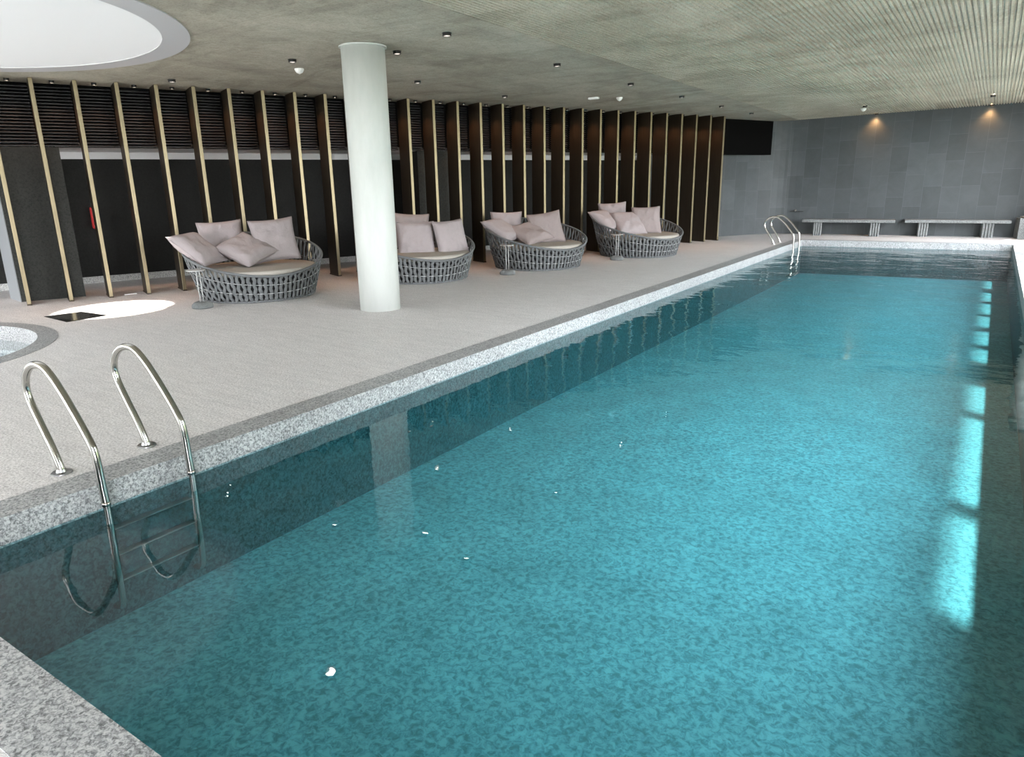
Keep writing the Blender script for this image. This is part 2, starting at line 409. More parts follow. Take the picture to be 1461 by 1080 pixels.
# ------------------------------------------------------------------ walls
# far slate wall (gently bent), UVs in metres
WP = [(-7.3, 17.0), (-6.9, 18.0), (-6.4, 19.3), (-5.95, 20.2), (-5.5, 20.9), (-5.0, 21.3), (-4.3, 21.45), (-3, 21.6), (-1, 21.86), (.48, 22.05), (2.2, 22.3)]
WPs = [p.to_2d() for p in spline([(*p, 0) for p in WP], 4)]
bm = bmesh.new(); uvl = bm.loops.layers.uv.new('UVMap')
acc = 0; L = [0]
for a, b in zip(WPs, WPs[1:]): acc += (b-a).length; L.append(acc)
def wallnormal(i):
    a = WPs[max(i-1, 0)]; b = WPs[min(i+1, len(WPs)-1)]; t_ = (b-a).normalized(); return Vector((-t_.y, t_.x))
fr = [(bm.verts.new((*p, -.05)), bm.verts.new((*p, cz(*p)+.1))) for p in WPs]
bk = [(bm.verts.new((*(p+wallnormal(i)*.25), -.05)), bm.verts.new((*(p+wallnormal(i)*.25), cz(*p)+.1))) for i, p in enumerate(WPs)]
for i in range(len(WPs)-1):
    f = bm.faces.new((fr[i][0], fr[i+1][0], fr[i+1][1], fr[i][1]))
    for lp, uv in zip(f.loops, ((L[i], 0), (L[i+1], 0), (L[i+1], 3.2), (L[i], 3.2))): lp[uvl].uv = uv
    bm.faces.new((bk[i][1], bk[i+1][1], bk[i+1][0], bk[i][0]))
    bm.faces.new((fr[i][1], fr[i+1][1], bk[i+1][1], bk[i][1])); bm.faces.new((bk[i][0], bk[i+1][0], fr[i+1][0], fr[i][0]))
for q in (0, len(WPs)-1): bm.faces.new((fr[q][0], fr[q][1], bk[q][1], bk[q][0]))
bmesh.ops.recalc_face_normals(bm, faces=list(bm.faces))
struct('wall_far', bm, M['slate'])

def fbox(bm, s0, s1, o0, o1, z0, z1):          # box in fin-screen coordinates (s along, o towards the pool)
    def T(v): p = fl(v.x, -v.y); return Vector((p.x, p.y, v.z))
    box(bm, s0, s1, -o1, -o0, z0, z1, T)
    bmesh.ops.recalc_face_normals(bm, faces=list(bm.faces))
BZ = 2.18
bm = bmesh.new(); fbox(bm, -4.5, 15.4, -2.35, -2.15, 0, 3.2); struct('wall_left', bm, M['char'])
bm = bmesh.new(); fbox(bm, -4.5, 14.4, -2.15, -2.12, 0, .11); struct('baseboard_left', bm, M['base'])
bm = bmesh.new(); fbox(bm, -4.5, 15.2, -2.15, -.50, BZ, BZ+.06)
fbox(bm, 15.2, 17.2, -1.0, -.50, BZ, BZ+.06); struct('ceiling_soffit', bm, M['soffit'])
bm = bmesh.new(); fbox(bm, -4.5, 15.2, -2.15, -2.08, BZ-.11, BZ); struct('trim_1', bm, M['soffit'])
# bulkhead body behind the louvres
bm = bmesh.new()
def bpoly(s0, s1, o0, o1): return [tuple(fl(s0, o0)), tuple(fl(s0, o1)), tuple(fl(s1, o1)), tuple(fl(s1, o0))]
prism(bm, bpoly(-4.5, 14.75, -.56, -.50), BZ, lambda x, y: cz(x, y)+.005)
prism(bm, bpoly(14.75, 17.28, -.56, -.44), BZ-.02, lambda x, y: cz(x, y)+.005)
bmesh.ops.recalc_face_normals(bm, faces=list(bm.faces)); struct('wall_bulkhead', bm, M['bulk'])
# louvre slats, one panel per bay between fins
SP = .518
def louvre(i):
    s0 = -SP*2+.0+i*SP+.03; s1 = s0+SP-.06
    k = 0; bm = bmesh.new(); z = BZ+.012
    while z < 3.02:
        def T(v): p = fl(v.x, v.y); return Vector((p.x, p.y, v.z+(-(v.y+.45)*.55)))
        box(bm, s0, s1, -.497, -.452, z, z+.012, T); z += .044
    bmesh.ops.recalc_face_normals(bm, faces=list(bm.faces))
    return bm

# ------------------------------------------------------------------ fins
ORD = ['leftmost', 'second', 'third', 'fourth', 'fifth', 'sixth', 'seventh', 'eighth', 'ninth', 'tenth', 'eleventh', 'twelfth', 'thirteenth', 'fourteenth', 'fifteenth', 'sixteenth',
       'seventeenth', 'eighteenth', 'nineteenth', 'twentieth', 'twenty-first', 'twenty-second', 'twenty-third', 'twenty-fourth', 'twenty-fifth', 'twenty-sixth', 'twenty-seventh', 'twenty-eighth', 'twenty-ninth', 'thirtieth']
RZ = math.atan2(U.y, U.x)        # local x along the run, local y = -front ... rotate so +x = along U
FT = .052
def finmesh():
    a = bmesh.new(); box(a, -FT/2+.004, FT/2-.004, -0.0, .40, 0, 3.055)      # y>0 goes back from the front edge
    b = bmesh.new(); box(b, -FT/2, FT/2, -.016, 0.0, .02, 3.055); bevel(b, .003, 1)
    c = bmesh.new(); box(c, -FT/2-.004, FT/2+.004, -.02, .404, 0, .02)
    return a, b, c
rzf = math.atan2(U.y, U.x)
proto = None
for k in range(30):
    s = -SP + k*SP
    p = fl(s, 0)
    if k == 0: lab = 'tall bronze fin with brass edge, leftmost, its top cut off by the frame'
    elif k in (10, 11): lab = f'tall dark bronze fin standing hidden behind the white column, {"left" if k == 10 else "right"} of the two'
    elif k < 10: lab = f'tall bronze fin with brass front edge, {ORD[k]} from the left end of the screen'
    elif k < 29: lab = f'tall dark bronze fin right of the white column, {ORD[k-12] if k > 12 else "first"} from that column'.replace('leftmost', 'first')
    else: lab = 'tall dark bronze fin at the right end of the screen, beside the slate wall'
    if proto is None:
        t = thing('screen_fin', lab, 'fin', (p.x, p.y, 0), rzf, 'bronze fins of the wall screen')
        a, b, c = finmesh(); obj('fin_panel', a, M['fin'], t); obj('edge_strip', b, M['brass'], t, label='brass-coloured front edge'); obj('foot_plate', c, M['fin'], t)
        proto = t
    else: dup(proto, (p.x, p.y, 0), None, lab)
lz = []
for i in range(30):
    o = obj('louvre_panel', louvre(i), M['slat'])
    if i == 0: lab = 'black horizontal louvre panel at the far left, outside the leftmost fin'
    elif i <= 9: lab = f'black horizontal louvre panel above the gap right of the {ORD[i-1]} fin from the left'
    elif i <= 12: lab = f'black horizontal louvre panel behind the top of the white column, {("left", "middle", "right")[i-10]} of three'
    else: lab = f'black horizontal louvre panel right of the white column, {ORD[i-13] if i > 13 else "first"} from that column'
    tag(o, lab, 'louvre', 'black louvre panels between the fins')

# pillars behind the screen
def pillar(s0, s1, o0, o1, lab, chamf=.0):
    t = thing('pillar', lab, 'pillar', (*fl(s0, o1), 0))
    q = [fl(s0+chamf, o1), fl(s1, o1), fl(s1, o0), fl(s0, o0)]; base = Vector(fl(s0, o1))
    bm = bmesh.new(); prism(bm, [tuple(v-base) for v in (q[0], q[1], q[2], q[3])], 0, BZ); bmesh.ops.recalc_face_normals(bm, faces=list(bm.faces))
    obj('pillar_body', bm, M['pillar'], t)
    if chamf:
        bm = bmesh.new(); w = Vector((U.x, U.y))*.012
        prism(bm, [tuple(v-base) for v in (q[0], q[3], q[3]-w, q[0]-w)], 0, BZ-.001); bmesh.ops.recalc_face_normals(bm, faces=list(bm.faces))
        obj('lit_side_panel', bm, M['pillar_lit_side'], t, label='side face with daylight from the left painted in as paler grey')
pillar(-.72, .22, -1.0, -.452, 'wide charcoal pillar behind the two leftmost fins', .12)
pillar(6.10, 6.95, -1.1, -.50, 'charcoal pillar in the dark behind fins, just right of the white column', 0)
bm = bmesh.new(); box(bm, -.05, .05, -.09, .09, 0, .36); bevel(bm, .02, 2)
o = obj('red_cabinet', bm, M['red']); P3 = fl(.655, -1.98); o.location = (P3.x, P3.y, .93); o.rotation_euler = (0, 0, rzf)
tag(o, 'small red case on the dark wall, mostly hidden by the third brass fin', 'cabinet')

bm = bmesh.new(); box(bm, -4.6, 1.5, -4.1, -3.9, 0, 3.3); struct('rear_light_block', bm, M['soffit'])  # unseen wall added behind the camera to cut daylight from the rear
# ------------------------------------------------------------------ columns
def column(cx, cy, lab):
    t = thing('column', lab, 'column', (cx, cy, 0))
    h = cz(cx, cy)+.008; bm = bmesh.new(); lathe(bm, [(.262, 0), (.262, h*.33), (.262, h*.66), (.262, h)], 64); obj('shaft', bm, M['paint'], t, smooth=False)
    me = t.children[0].data
    for p in me.polygons: p.use_smooth = abs(p.normal.z) < .5
    bm = bmesh.new(); lathe(bm, [(.262, h-.02), (.285, h-.02), (.285, h-.004), (.262, h)], 64, cap=False); bmesh.ops.recalc_face_normals(bm, faces=list(bm.faces)); obj('collar', bm, M['paint'], t)
column(-6.555, 6.655, 'thick round white column standing on the deck beside the pool')
column(1.12, 17.2, 'round white column by the windows at the far right, seen only in the water')

# ------------------------------------------------------------------ facade on the right (window_1): posts, unseen shading panel, header, sill
t = bpy.data.objects.new('window_1', None); C.objects.link(t); t['kind'] = 'structure'
FX = 1.43
posts = [(.1, 4.30), (5.77, 6.02), (8.34, 8.57), (9.73, 11.0), (11.87, 12.17), (13.25, 13.65), (14.7, 14.95), (16.2, 16.5), (17.9, 18.2), (19.7, 20.0), (21.5, 23.2)]  # first span is an unseen solid panel, sized to darken the near pool
for a, b in posts:
    a -= 1.1; b -= 1.1
    bm = bmesh.new(); box(bm, FX, FX+.06, a, b, 0, cz(FX, (a+b)/2)+.01); obj('post', bm, M['frame'], t)
bm = bmesh.new(); prism(bm, [(FX-.01, -4), (FX+.02, -4), (FX+.02, 22.2), (FX-.01, 22.2)], lambda x, y: min(3.25, cz(x, y)-.03), lambda x, y: cz(x, y)+.015); obj('window_header', bm, M['frame'], t)
bm = bmesh.new(); box(bm, FX, FX+.12, -4, 22.4, 0, .04); obj('window_sill', bm, M['frame'], t)

# ------------------------------------------------------------------ ceiling fittings
def cpos(x, y): return (x, y, cz(x, y))
def downlight(loc, lab, group, r=.05, h=.034, lens='lensd'):
    t = thing('downlight', lab, 'downlight', loc, group=group, quat=CQ)
    bm = bmesh.new(); lathe(bm, [(r*.78, .008), (r*.78, -h+.004), (r*.8, -h), (r*.97, -h), (r, -h+.004), (r, .0), (r*1.15, -.002), (r*1.15, .006), (r*.78, .008)], 24, cap=False)
    hs = obj('housing', bm, M['black'], t)
    bm = bmesh.new(); lathe(bm, [(r*.40, -.012), (r*.76, -.010), (r*.76, -.004), (r*.40, -.004)], 20); bmesh.ops.recalc_face_normals(bm, faces=list(bm.faces)); obj('lamp_lens', bm, M[lens], t, label='glowing lens')
    return t
DL = [((-7.73, 6.57), 'small black ceiling spotlight left of the white column, beside the dome detector'),
      ((-10.04, 6.32), 'small black ceiling spotlight at the far left, between the round panel and the fins'),
      ((-6.43, 7.12), 'small black ceiling spotlight just right of the top of the white column'),
      ((-5.37, 6.79), 'small black ceiling spotlight nearest the top edge, upper right of the column'),
      ((-7.71, 8.97), 'small black ceiling spotlight near the fins, first right of the column'),
      ((-7.67, 11.32), 'small black ceiling spotlight near the fins, second right of the column'),
      ((-5.41, 9.32), 'small black ceiling spotlight over the deck above the third daybed'),
      ((-5.40, 11.79), 'small black ceiling spotlight over the deck above the fourth daybed'),
      ((-5.34, 14.03), 'small black ceiling spotlight in front of the right-hand fins'),
      ((-5.28, 16.29), 'small black ceiling spotlight near the right end of the fin screen'),
      ((-5.20, 18.35), 'small black ceiling spotlight before the black bulkhead beside the slate wall'),
      ((-2.82, 19.22), 'small black ceiling spotlight beside the white detector before the slate wall'),
      ((-.33, 19.54), 'small black ceiling spotlight before the brighter wall washer at far right'),
      ((-5.28, 4.23), 'small black ceiling spotlight nearest the camera, glinting in the water')]
p0 = None
for (x, y), lab in DL:
    if p0 is None: p0 = downlight(cpos(x, y), lab, 'ceiling spotlights over deck and pool')
    else: dup(p0, cpos(x, y), None, lab)
# wall washers
wl = []
for (x, y), lab in (((-2.86, 21.52), 'black wall washer with an orange glow, left of the two on the slate wall'), ((-.36, 21.84), 'black wall washer with an orange glow, right of the two on the slate wall')):
    w = downlight(cpos(x, y), lab, 'wall washers on the slate wall', .045, .03, 'lensw'); w.name = 'wall_washer'; w['category'] = 'wall light'
# fin spots
p0 = None
def spot(name, loc, target, energy, col, ang, blend=.5, rad=.02):
    l = bpy.data.lights.new(name, 'SPOT'); l.energy = energy; l.color = col; l.spot_size = math.radians(ang); l.spot_blend = blend; l.shadow_soft_size = rad
    o = bpy.data.objects.new(name, l); C.objects.link(o); o.location = loc
    d = (Vector(target)-Vector(loc)); o.rotation_euler = d.to_track_quat('-Z', 'Y').to_euler(); return o
for k in range(30):
    s = -SP*1.5 + k*SP; p = fl(s, -.20)
    if k == 0: lab = 'tiny black spotlight on the ceiling left of the leftmost fin'
    elif k <= 9: lab = f'tiny black ceiling spotlight above the gap right of the {ORD[k-1]} fin'
    elif k <= 12: lab = f'tiny black spotlight on the ceiling behind the white column, {("left", "middle", "right")[k-10]} of three'
    else: lab = f'tiny black spotlight between fins right of the white column, {ORD[k-13] if k > 13 else "first"} from it'
    if p0 is None:
        p0 = downlight((p.x, p.y, cz(p.x, p.y)-.001), lab, 'tiny spotlights between the fins', .032, .03, 'lens'); p0.name = 'fin_spotlight'
    else: dup(p0, (p.x, p.y, cz(p.x, p.y)-.001), None, lab)
    q = fl(s, -.17)
    spot('fin_lamp', (p.x, p.y, cz(p.x, p.y)-.045), (q.x, q.y, 0), 11, (1, .50, .26), 95, .9)
for (x, y) in ((-2.86, 21.52), (-.36, 21.84)):
    spot('washer_lamp', (x, y, cz(x, y)-.05), (x, y+.1, 0), 22, (1, .50, .20), 110, 1.)
# strong accent spot throwing the round pool of light on the deck
spot('accent_lamp', (-10.04, 6.32, cz(-10.04, 6.32)-.05), (-9.82, 4.93, 0), 1000, (1, .95, .86), 24, .12, .012)

# smoke detectors
def detector(loc, lab, shape):
    t = thing('smoke_detector', lab, 'detector', loc, quat=CQ, group='white ceiling detectors')
    bm = bmesh.new()
    if shape == 'dome': lathe(bm, [(.062, .004), (.062, -.012), (.055, -.03), (.04, -.052), (.022, -.06)], 28)
    else: lathe(bm, [(.062, .004), (.062, -.02), (.05, -.036), (.03, -.042)], 28)
    bmesh.ops.recalc_face_normals(bm, faces=list(bm.faces)); obj('housing', bm, M['white'], t, smooth=False)
    bm = bmesh.new(); lathe(bm, [(.012, -.04), (.012, -.066), (.008, -.068)], 12); bmesh.ops.recalc_face_normals(bm, faces=list(bm.faces)); obj('sensor', bm, M['white'], t)
detector(cpos(-8.16, 7.04), 'white dome smoke detector on the ceiling left of the white column', 'dome')
detector(cpos(-6.29, 13.23), 'white ceiling detector above the fins, right of the flat white fitting', 'dome')
detector(cpos(-2.94, 19.86), 'white ceiling detector close to the slate wall, left of centre washer', 'dome')
t = thing('flat_detector', 'flat white tilted ceiling fitting, left of two white ones above the fins', 'ceiling fitting', cpos(-6.64, 12.83), quat=CQ)
bm = bmesh.new(); box(bm, -.10, .10, -.05, .05, -.035, .003); bevel(bm, .01, 2); obj('housing', bm, M['white'], t)

# ------------------------------------------------------------------ pool ladders
RP = [(-4.31, 0), (-4.315, .04), (-4.37, .15), (-4.47, .30), (-4.53, .40), (-4.55, .48), (-4.52, .56), (-4.45, .62), (-4.36, .65), (-4.27, .645), (-4.19, .60), (-4.10, .52), (-3.98, .39), (-3.90, .29), (-3.865, .23), (-3.852, .15), (-3.845, 0), (-3.84, -.07)]
LP = [(-3.84, -.06), (-3.84, -.2), (-3.845, -.45), (-3.855, -.66), (-3.875, -.72), (-3.915, -.745), (-3.948, -.75)]
def ladder(y0, y1, lab):
    t = thing('pool_ladder', lab, 'ladder', (-3.95, (y0+y1)/2, 0))
    X = 3.95; h = (y1-y0)/2
    for s in (-h, h):
        bm = bmesh.new(); tube(bm, spline([(x+X, s, z) for x, z in RP], 5), .0215, 16); hr = obj('handrail', bm, M['steel'], t, smooth=True)
        bm = bmesh.new(); tube(bm, spline([(x+X, s, z) for x, z in LP], 5), .0185, 14); tube(bm, [(-3.84+X, s, -.085), (-3.84+X, s, -.062)], .0235, 16); obj('ladder_rail', bm, M['steel'], t, smooth=True)
        bm = bmesh.new(); lathe(bm, [(.056, .004), (.055, .011), (.030, .014), (.024, .03), (.0225, .031)], 28)
        for v in bm.verts: v.co += Vector((-4.31+X, s, 0))
        obj('flange', bm, M['steel2'], hr, smooth=False)
    for z in (-.24, -.40, -.56):
        bm = bmesh.new(); box(bm, -3.90+X, -3.85+X, -h+.015, h-.015, z-.010, z); bevel(bm, .004, 1); obj('tread', bm, M['steel2'], t)
ladder(1.68, 2.19, 'stainless steel pool ladder with two hooped handrails at the near left')
ladder(17.85, 18.45, 'stainless steel pool ladder with hooped handrails at the far corner, beside the slate wall')

# ------------------------------------------------------------------ daybeds
RB = .80
def rimz(th): return .37 + .50*((1+math.cos(th))/2)**.89         # th measured from the back
def radz(z): return RB + .30*z - .06*z*z
def daybed(loc, az, lab):
    """az: world direction (angle) that the high back points to"""
    t = thing('daybed', lab, 'daybed', (*loc, 0), az, 'round woven daybeds along the deck')
    NR = 76; bm = bmesh.new()
    for i in range(NR):
        th0 = 2*PI*i/NR; top = rimz(th0)-.012; pts = []; K = 14
        for k in range(K+1):
            f = k/K; z = .025 + (top-.025)*f
            amp = (.009/.85)*(1 if i % 2 else -1)*math.cos(PI*f*6)
            th = th0+amp; r = radz(z)+(.006 if (i % 2) ^ (k % 4 < 2) else -.006)
            pts.append((r*math.cos(th), r*math.sin(th), z))
        tube(bm, pts, .0255, 6, ry=.008, up=lambda p: Vector((p.x, p.y, 0)).normalized())
    ws = obj('woven_side', bm, M['rope'], t, smooth=True)
    bm = bmesh.new()
    tube(bm, [((radz(rimz(a))+.006)*math.cos(a), (radz(rimz(a))+.006)*math.sin(a), rimz(a)) for a in (2*PI*i/96 for i in range(96))], .019, 10, True)
    obj('rim', bm, M['rope'], t, smooth=True)
    bm = bmesh.new()
    tube(bm, [(radz(.02)*math.cos(a), radz(.02)*math.sin(a), .016) for a in (2*PI*i/80 for i in range(80))], .015, 8, True)
    obj('base_ring', bm, M['rope'], t, smooth=True)
    for f in (1/3, 2/3):
        bm = bmesh.new()
        tube(bm, [((radz(rimz(a)*f)+.004)*math.cos(a), (radz(rimz(a)*f)+.004)*math.sin(a), rimz(a)*f) for a in (2*PI*i/96 for i in range(96))], .0042, 6, True)
        obj('wire', bm, M['wire'], ws, label='pale horizontal wire through the weave')
    bm = bmesh.new(); lathe(bm, [(RB-.03, .03), (RB+.035, .345), (RB-.02, .365)], 64); bmesh.ops.recalc_face_normals(bm, faces=list(bm.faces)); obj('platform', bm, M['liner'], t)
    bm = bmesh.new(); prof = []
    RS = .865
    for k in range(9):
        a = -PI/2 + PI*k/8; prof.append((RS-.04+.04*math.cos(a), .405+.038*math.sin(a)))
    prof += [(RS*.75, .442), (RS*.4, .450), (.02, .452)]
    prof = [(RS*.5, .366)] + prof
    lathe(bm, prof, 72); bmesh.ops.recalc_face_normals(bm, faces=list(bm.faces)); obj('seat_cushion', bm, M['seat'], t, smooth=True)
    return t
AB = math.atan2(-N2.y, -N2.x)
beds = {'a': ((-9.06, 6.66), AB, 'round woven daybed with four cushions left of the white column, largest in view'),
        'b': ((-8.10, 9.24), AB, 'round woven daybed half hidden behind the white column'),
        'c': ((-7.18, 11.62), AB, 'round woven daybed, third from left, directly right of the column'),
        'd': ((-6.316, 14.397), AB, 'round woven daybed farthest from the camera, at right end of row')}
db = None
for k, (loc, az, lab) in beds.items():
    if db is None: db = daybed(loc, az, lab)
    else: dup(db, (*loc, 0), az, lab)

# side tables: woven domed foot, slim twin stem, small round top
tb = None
for loc, rz, lab in (((-8.79, 5.53), 2.95, 'slim side table with woven foot beside the leftmost daybed'),
                     ((-6.99, 10.30), 2.2, 'slim side table with woven foot before the daybed right of the column'),
                     ((-6.25, 13.20), 2.2, 'slim side table with woven foot before the farthest daybed')):
    if tb is None:
        t = thing('side_table', lab, 'side table', (*loc, 0), rz, 'slim side tables by the daybeds')
        bm = bmesh.new(); lathe(bm, [(.125, 0), (.132, .02), (.125, .045), (.10, .068), (.06, .082), (.02, .086)], 40)
        for i in range(44):
            a = 2*PI*i/44; tube(bm, [(r*math.cos(a), r*math.sin(a), z) for r, z in ((.130, .004), (.136, .02), (.129, .047), (.102, .072), (.06, .086))], .006, 5)
        obj('woven_foot', bm, M['foot'], t, smooth=True)
        bm = bmesh.new()
        for dy in (-.022, .022): tube(bm, [(0, dy, .08), (0.01, dy, .30), (.015, dy, .497)], .0065, 8)
        obj('stem', bm, M['table'], t, smooth=True)
        bm = bmesh.new(); lathe(bm, [(.118, .498), (.125, .501), (.125, .508), (.118, .511)], 40)
        for v in bm.verts: v.co.x += .075
        obj('table_top', bm, M['table'], t)
        tb = t
    else: dup(tb, (*loc, 0), rz, lab)

# throw pillows -----------------------------------------------------
def pillow_mesh(seed, W=.32, H=.32, T=.10):
    bm = bmesh.new(); n = 22; rnd = Vector((seed*3.7, seed*1.3, seed*.7))
    grid = {}
    for side in (1, -1):
        for i in range(n+1):
            for j in range(n+1):
                u = -1+2*i/n; v = -1+2*j/n
                if side == -1 and (i in (0, n) or j in (0, n)): grid[side, i, j] = grid[1, i, j]; continue
                # edges bow inwards between pointed corners
                x = u*W*(1-.075*(1-v*v)*abs(u)**3 - .0); y = v*H*(1-.075*(1-u*u)*abs(v)**3)
                prof = ((1-u**4)*(1-v**4))
                th = T*max(prof, 0)**.55
                d = min(1-abs(u), 1-abs(v))
                w = noise.noise(Vector((u*2.2, v*2.2, side*2.0))+rnd)*.026*min(1, d*4) + noise.noise(Vector((u*6+side, v*5, 1.7))+rnd)*.011*min(1, d*5)
                # creases radiating from corners
                w += .006*math.sin(9*(abs(u)-abs(v))+seed)*max(0, abs(u)+abs(v)-1.0)*min(1, d*6)
                grid[side, i, j] = bm.verts.new((x, y, side*(th+w*prof**.2) if prof > 0 else 0))
    for side in (1, -1):
        for i in range(n):
            for j in range(n):
                q = [grid[side, i, j], grid[side, i+1, j], grid[side, i+1, j+1], grid[side, i, j+1]]
                if side == -1: q.reverse()
                bm.faces.new(q)
    return bm
def put_pillow(bed, c, e1, e2, lab, size=.64, col='pillow', th=.095, seed=1):
    """c, e1, e2 in (right, away, up) as seen from the pool end; offsets in metres from the daybed's centre"""
    bc = Vector(beds[bed][0]); aw = bc.normalized(); rt = Vector((aw.y, -aw.x))
    def W3(v): return Vector((rt.x*v[0]+aw.x*v[1], rt.y*v[0]+aw.y*v[1], v[2]))
    X = W3(e1).normalized(); Yv = W3(e2); Yv = (Yv-X*Yv.dot(X)).normalized(); Z = X.cross(Yv)
    o = obj('throw_pillow', pillow_mesh(seed, size/2, size/2, th), M[col], smooth=True)
    o.rotation_mode = 'QUATERNION'; o.rotation_quaternion = Matrix((X, Yv, Z)).transposed().to_quaternion()
    q = W3(c); o.location = (bc.x+q.x, bc.y+q.y, q.z)
    tag(o, lab, 'pillow', 'throw pillows on the daybeds')
    # seam piping around the edge, as a part
    bm = bmesh.new(); n = 22; W = H = size/2; pts = []
    def e(u, v): return (u*W*(1-.075*(1-v*v)*abs(u)**3), v*H*(1-.075*(1-u*u)*abs(v)**3), 0)
    for i in range(n): pts.append(e(-1+2*i/n, -1))
    for i in range(n): pts.append(e(1, -1+2*i/n))
    for i in range(n): pts.append(e(1-2*i/n, 1))
    for i in range(n): pts.append(e(-1, 1-2*i/n))
    tube(bm, pts, .0045, 5, True); obj('seam', bm, M[col], o, smooth=True)
    return o
WH = {'a': 'leftmost daybed', 'b': 'daybed behind the column', 'c': 'daybed right of the column', 'd': 'farthest daybed'}
# leftmost daybed
put_pillow('a', (-.76, -.10, .73), (.30, .55, .02), (.55, -.12, -.42), 'pale mauve pillow tipped over the left rim of the leftmost daybed', .66, 'pillow', .10, 1)
put_pillow('a', (-.45, .42, .79), (1, .10, .05), (.12, -.38, -.9), 'pale mauve pillow standing at the back left of the leftmost daybed', .64, 'pillow', .09, 2)
put_pillow('a', (-.12, .04, .68), (.42, .42, .17), (.50, -.34, -.24), 'pale mauve pillow lying slanted in the middle of the leftmost daybed', .66, 'pillow', .11, 3)
put_pillow('a', (.30, .22, .79), (1, .15, .07), (.08, -.30, -.9), 'pale mauve pillow standing upright at the right of the leftmost daybed', .66, 'pillow', .09, 4)
# behind the column
put_pillow('b', (-.12, .45, .77), (1, .05, -.06), (.05, -.30, -.9), 'mauve pillow at the back of the half-hidden daybed behind the column', .64, 'pillow2', .09, 5)
put_pillow('b', (-.04, .05, .66), (1, .05, -.01), (.12, -.42, -.85), 'mauve pillow in front on the half-hidden daybed, touching the column in view', .64, 'pillow', .10, 6)
put_pillow('b', (.56, .10, .66), (.85, .50, .05), (-.14, -.36, -.9), 'mauve pillow twisted to the right on the half-hidden daybed', .62, 'pillow', .10, 7)
# right of the column
put_pillow('c', (-.66, -.12, .70), (.30, .55, .02), (.60, -.12, -.36), 'mauve pillow slumped on the left rim of the daybed right of the column', .66, 'pillow', .10, 8)
put_pillow('c', (-.60, .38, .73), (1, .10, .0), (.12, -.38, -.8), 'mauve pillow at the back left of the daybed right of the column', .62, 'pillow', .10, 9)
put_pillow('c', (-.15, -.02, .62), (.45, .42, .10), (.50, -.36, -.24), 'brownish mauve pillow lying in the middle of the daybed right of the column', .68, 'pillow2', .10, 10)
put_pillow('c', (.17, .22, .70), (1, .18, .14), (.26, -.40, -.85), 'mauve pillow standing slanted on the right of the daybed beyond the column', .66, 'pillow2', .085, 11)
# farthest
put_pillow('d', (-.70, -.06, .73), (.30, .55, .02), (.58, -.12, -.42), 'mauve pillow tipped over the left rim of the farthest daybed', .66, 'pillow', .10, 12)
put_pillow('d', (-.58, .40, .80), (1, .10, .06), (.15, -.30, -.8), 'pale pillow at the back left of the farthest daybed', .62, 'pillow', .085, 13)
put_pillow('d', (-.22, .0, .66), (.62, .32, .0), (.42, -.36, -.44), 'mauve pillow leaning in the middle of the farthest daybed', .68, 'pillow', .10, 14)
put_pillow('d', (.16, .20, .71), (1, .16, .03), (.10, -.34, -.9), 'mauve pillow standing at the right of the farthest daybed', .62, 'pillow2', .09, 15)

# ------------------------------------------------------------------ benches by the slate wall
def bench(x0, x1, sup, lab, gy=.42):
    a = Vector((x0, 0)); dirv = Vector((.988, .152))
    def yl(x): return 20.84 + (x+4.34)*.2
    c = Vector(((x0+x1)/2, yl((x0+x1)/2)+.12)); ang = .14; Lh = (x1-x0)/2/math.cos(ang)
    t = thing('stone_bench', lab, 'bench', (c.x, c.y, 0), ang, 'granite benches by the slate wall')
    bm = bmesh.new(); box(bm, -Lh, Lh, -.2, .2, .355, .435); bevel(bm, .006, 1); obj('bench_slab', bm, M['bench'], t)
    for s0, s1 in sup:
        m_ = ((s0+s1)/2-c.x)/math.cos(ang); w = (s1-s0)
        bm = bmesh.new(); nb = 4; r = w/nb/2*.92
        for k in range(nb):
            cx_ = m_-w/2+(k+.5)*w/nb
            for yy in (-.12, .12):
                vs0 = [(cx_+r*math.cos(2*PI*i/14), yy+r*math.sin(2*PI*i/14)) for i in range(14)]; prism(bm, vs0, 0, .355)
        box(bm, m_-w/2+.01, m_+w/2-.01, -.12, .12, .002, .353)
        bmesh.ops.recalc_face_normals(bm, faces=list(bm.faces)); obj('fluted_support', bm, M['bench'], t)
bench(-4.34, -2.10, ((-4.06, -3.84), (-2.68, -2.44)), 'granite slab bench on two fluted supports, left of the pair')
bench(-1.90, .41, ((-1.58, -1.34), (-.18, .08)), 'granite slab bench on two fluted supports, right of the pair')
t = thing('stone_counter', 'low grey stone block with a pale top at the right edge, beside the benches', 'counter', (.88, 21.7, 0), math.atan2(.2, 1))
bm = bmesh.new(); box(bm, -.33, .33, -.2, .2, 0, .5); bevel(bm, .006, 1); obj('block', bm, M['bench'], t)
bm = bmesh.new(); box(bm, -.25, .36, -.22, .22, .5, .53); bevel(bm, .004, 1); obj('counter_top', bm, M['base'], t)

# wall tap above the far ladder
t = thing('wall_tap', 'tiny pale fixture with a dark arm on the slate wall above the far ladder', 'tap', (-4.62, 21.32, .66), .1)
bm = bmesh.new(); tube(bm, [(0, .05, 0), (0, -.05, 0), (0, -.09, -.015)], .018, 10); obj('spout', bm, M['steel2'], t, smooth=True)
bm = bmesh.new(); box(bm, -.14, .22, .0, .03, -.045, -.03); obj('arm', bm, M['black'], t)

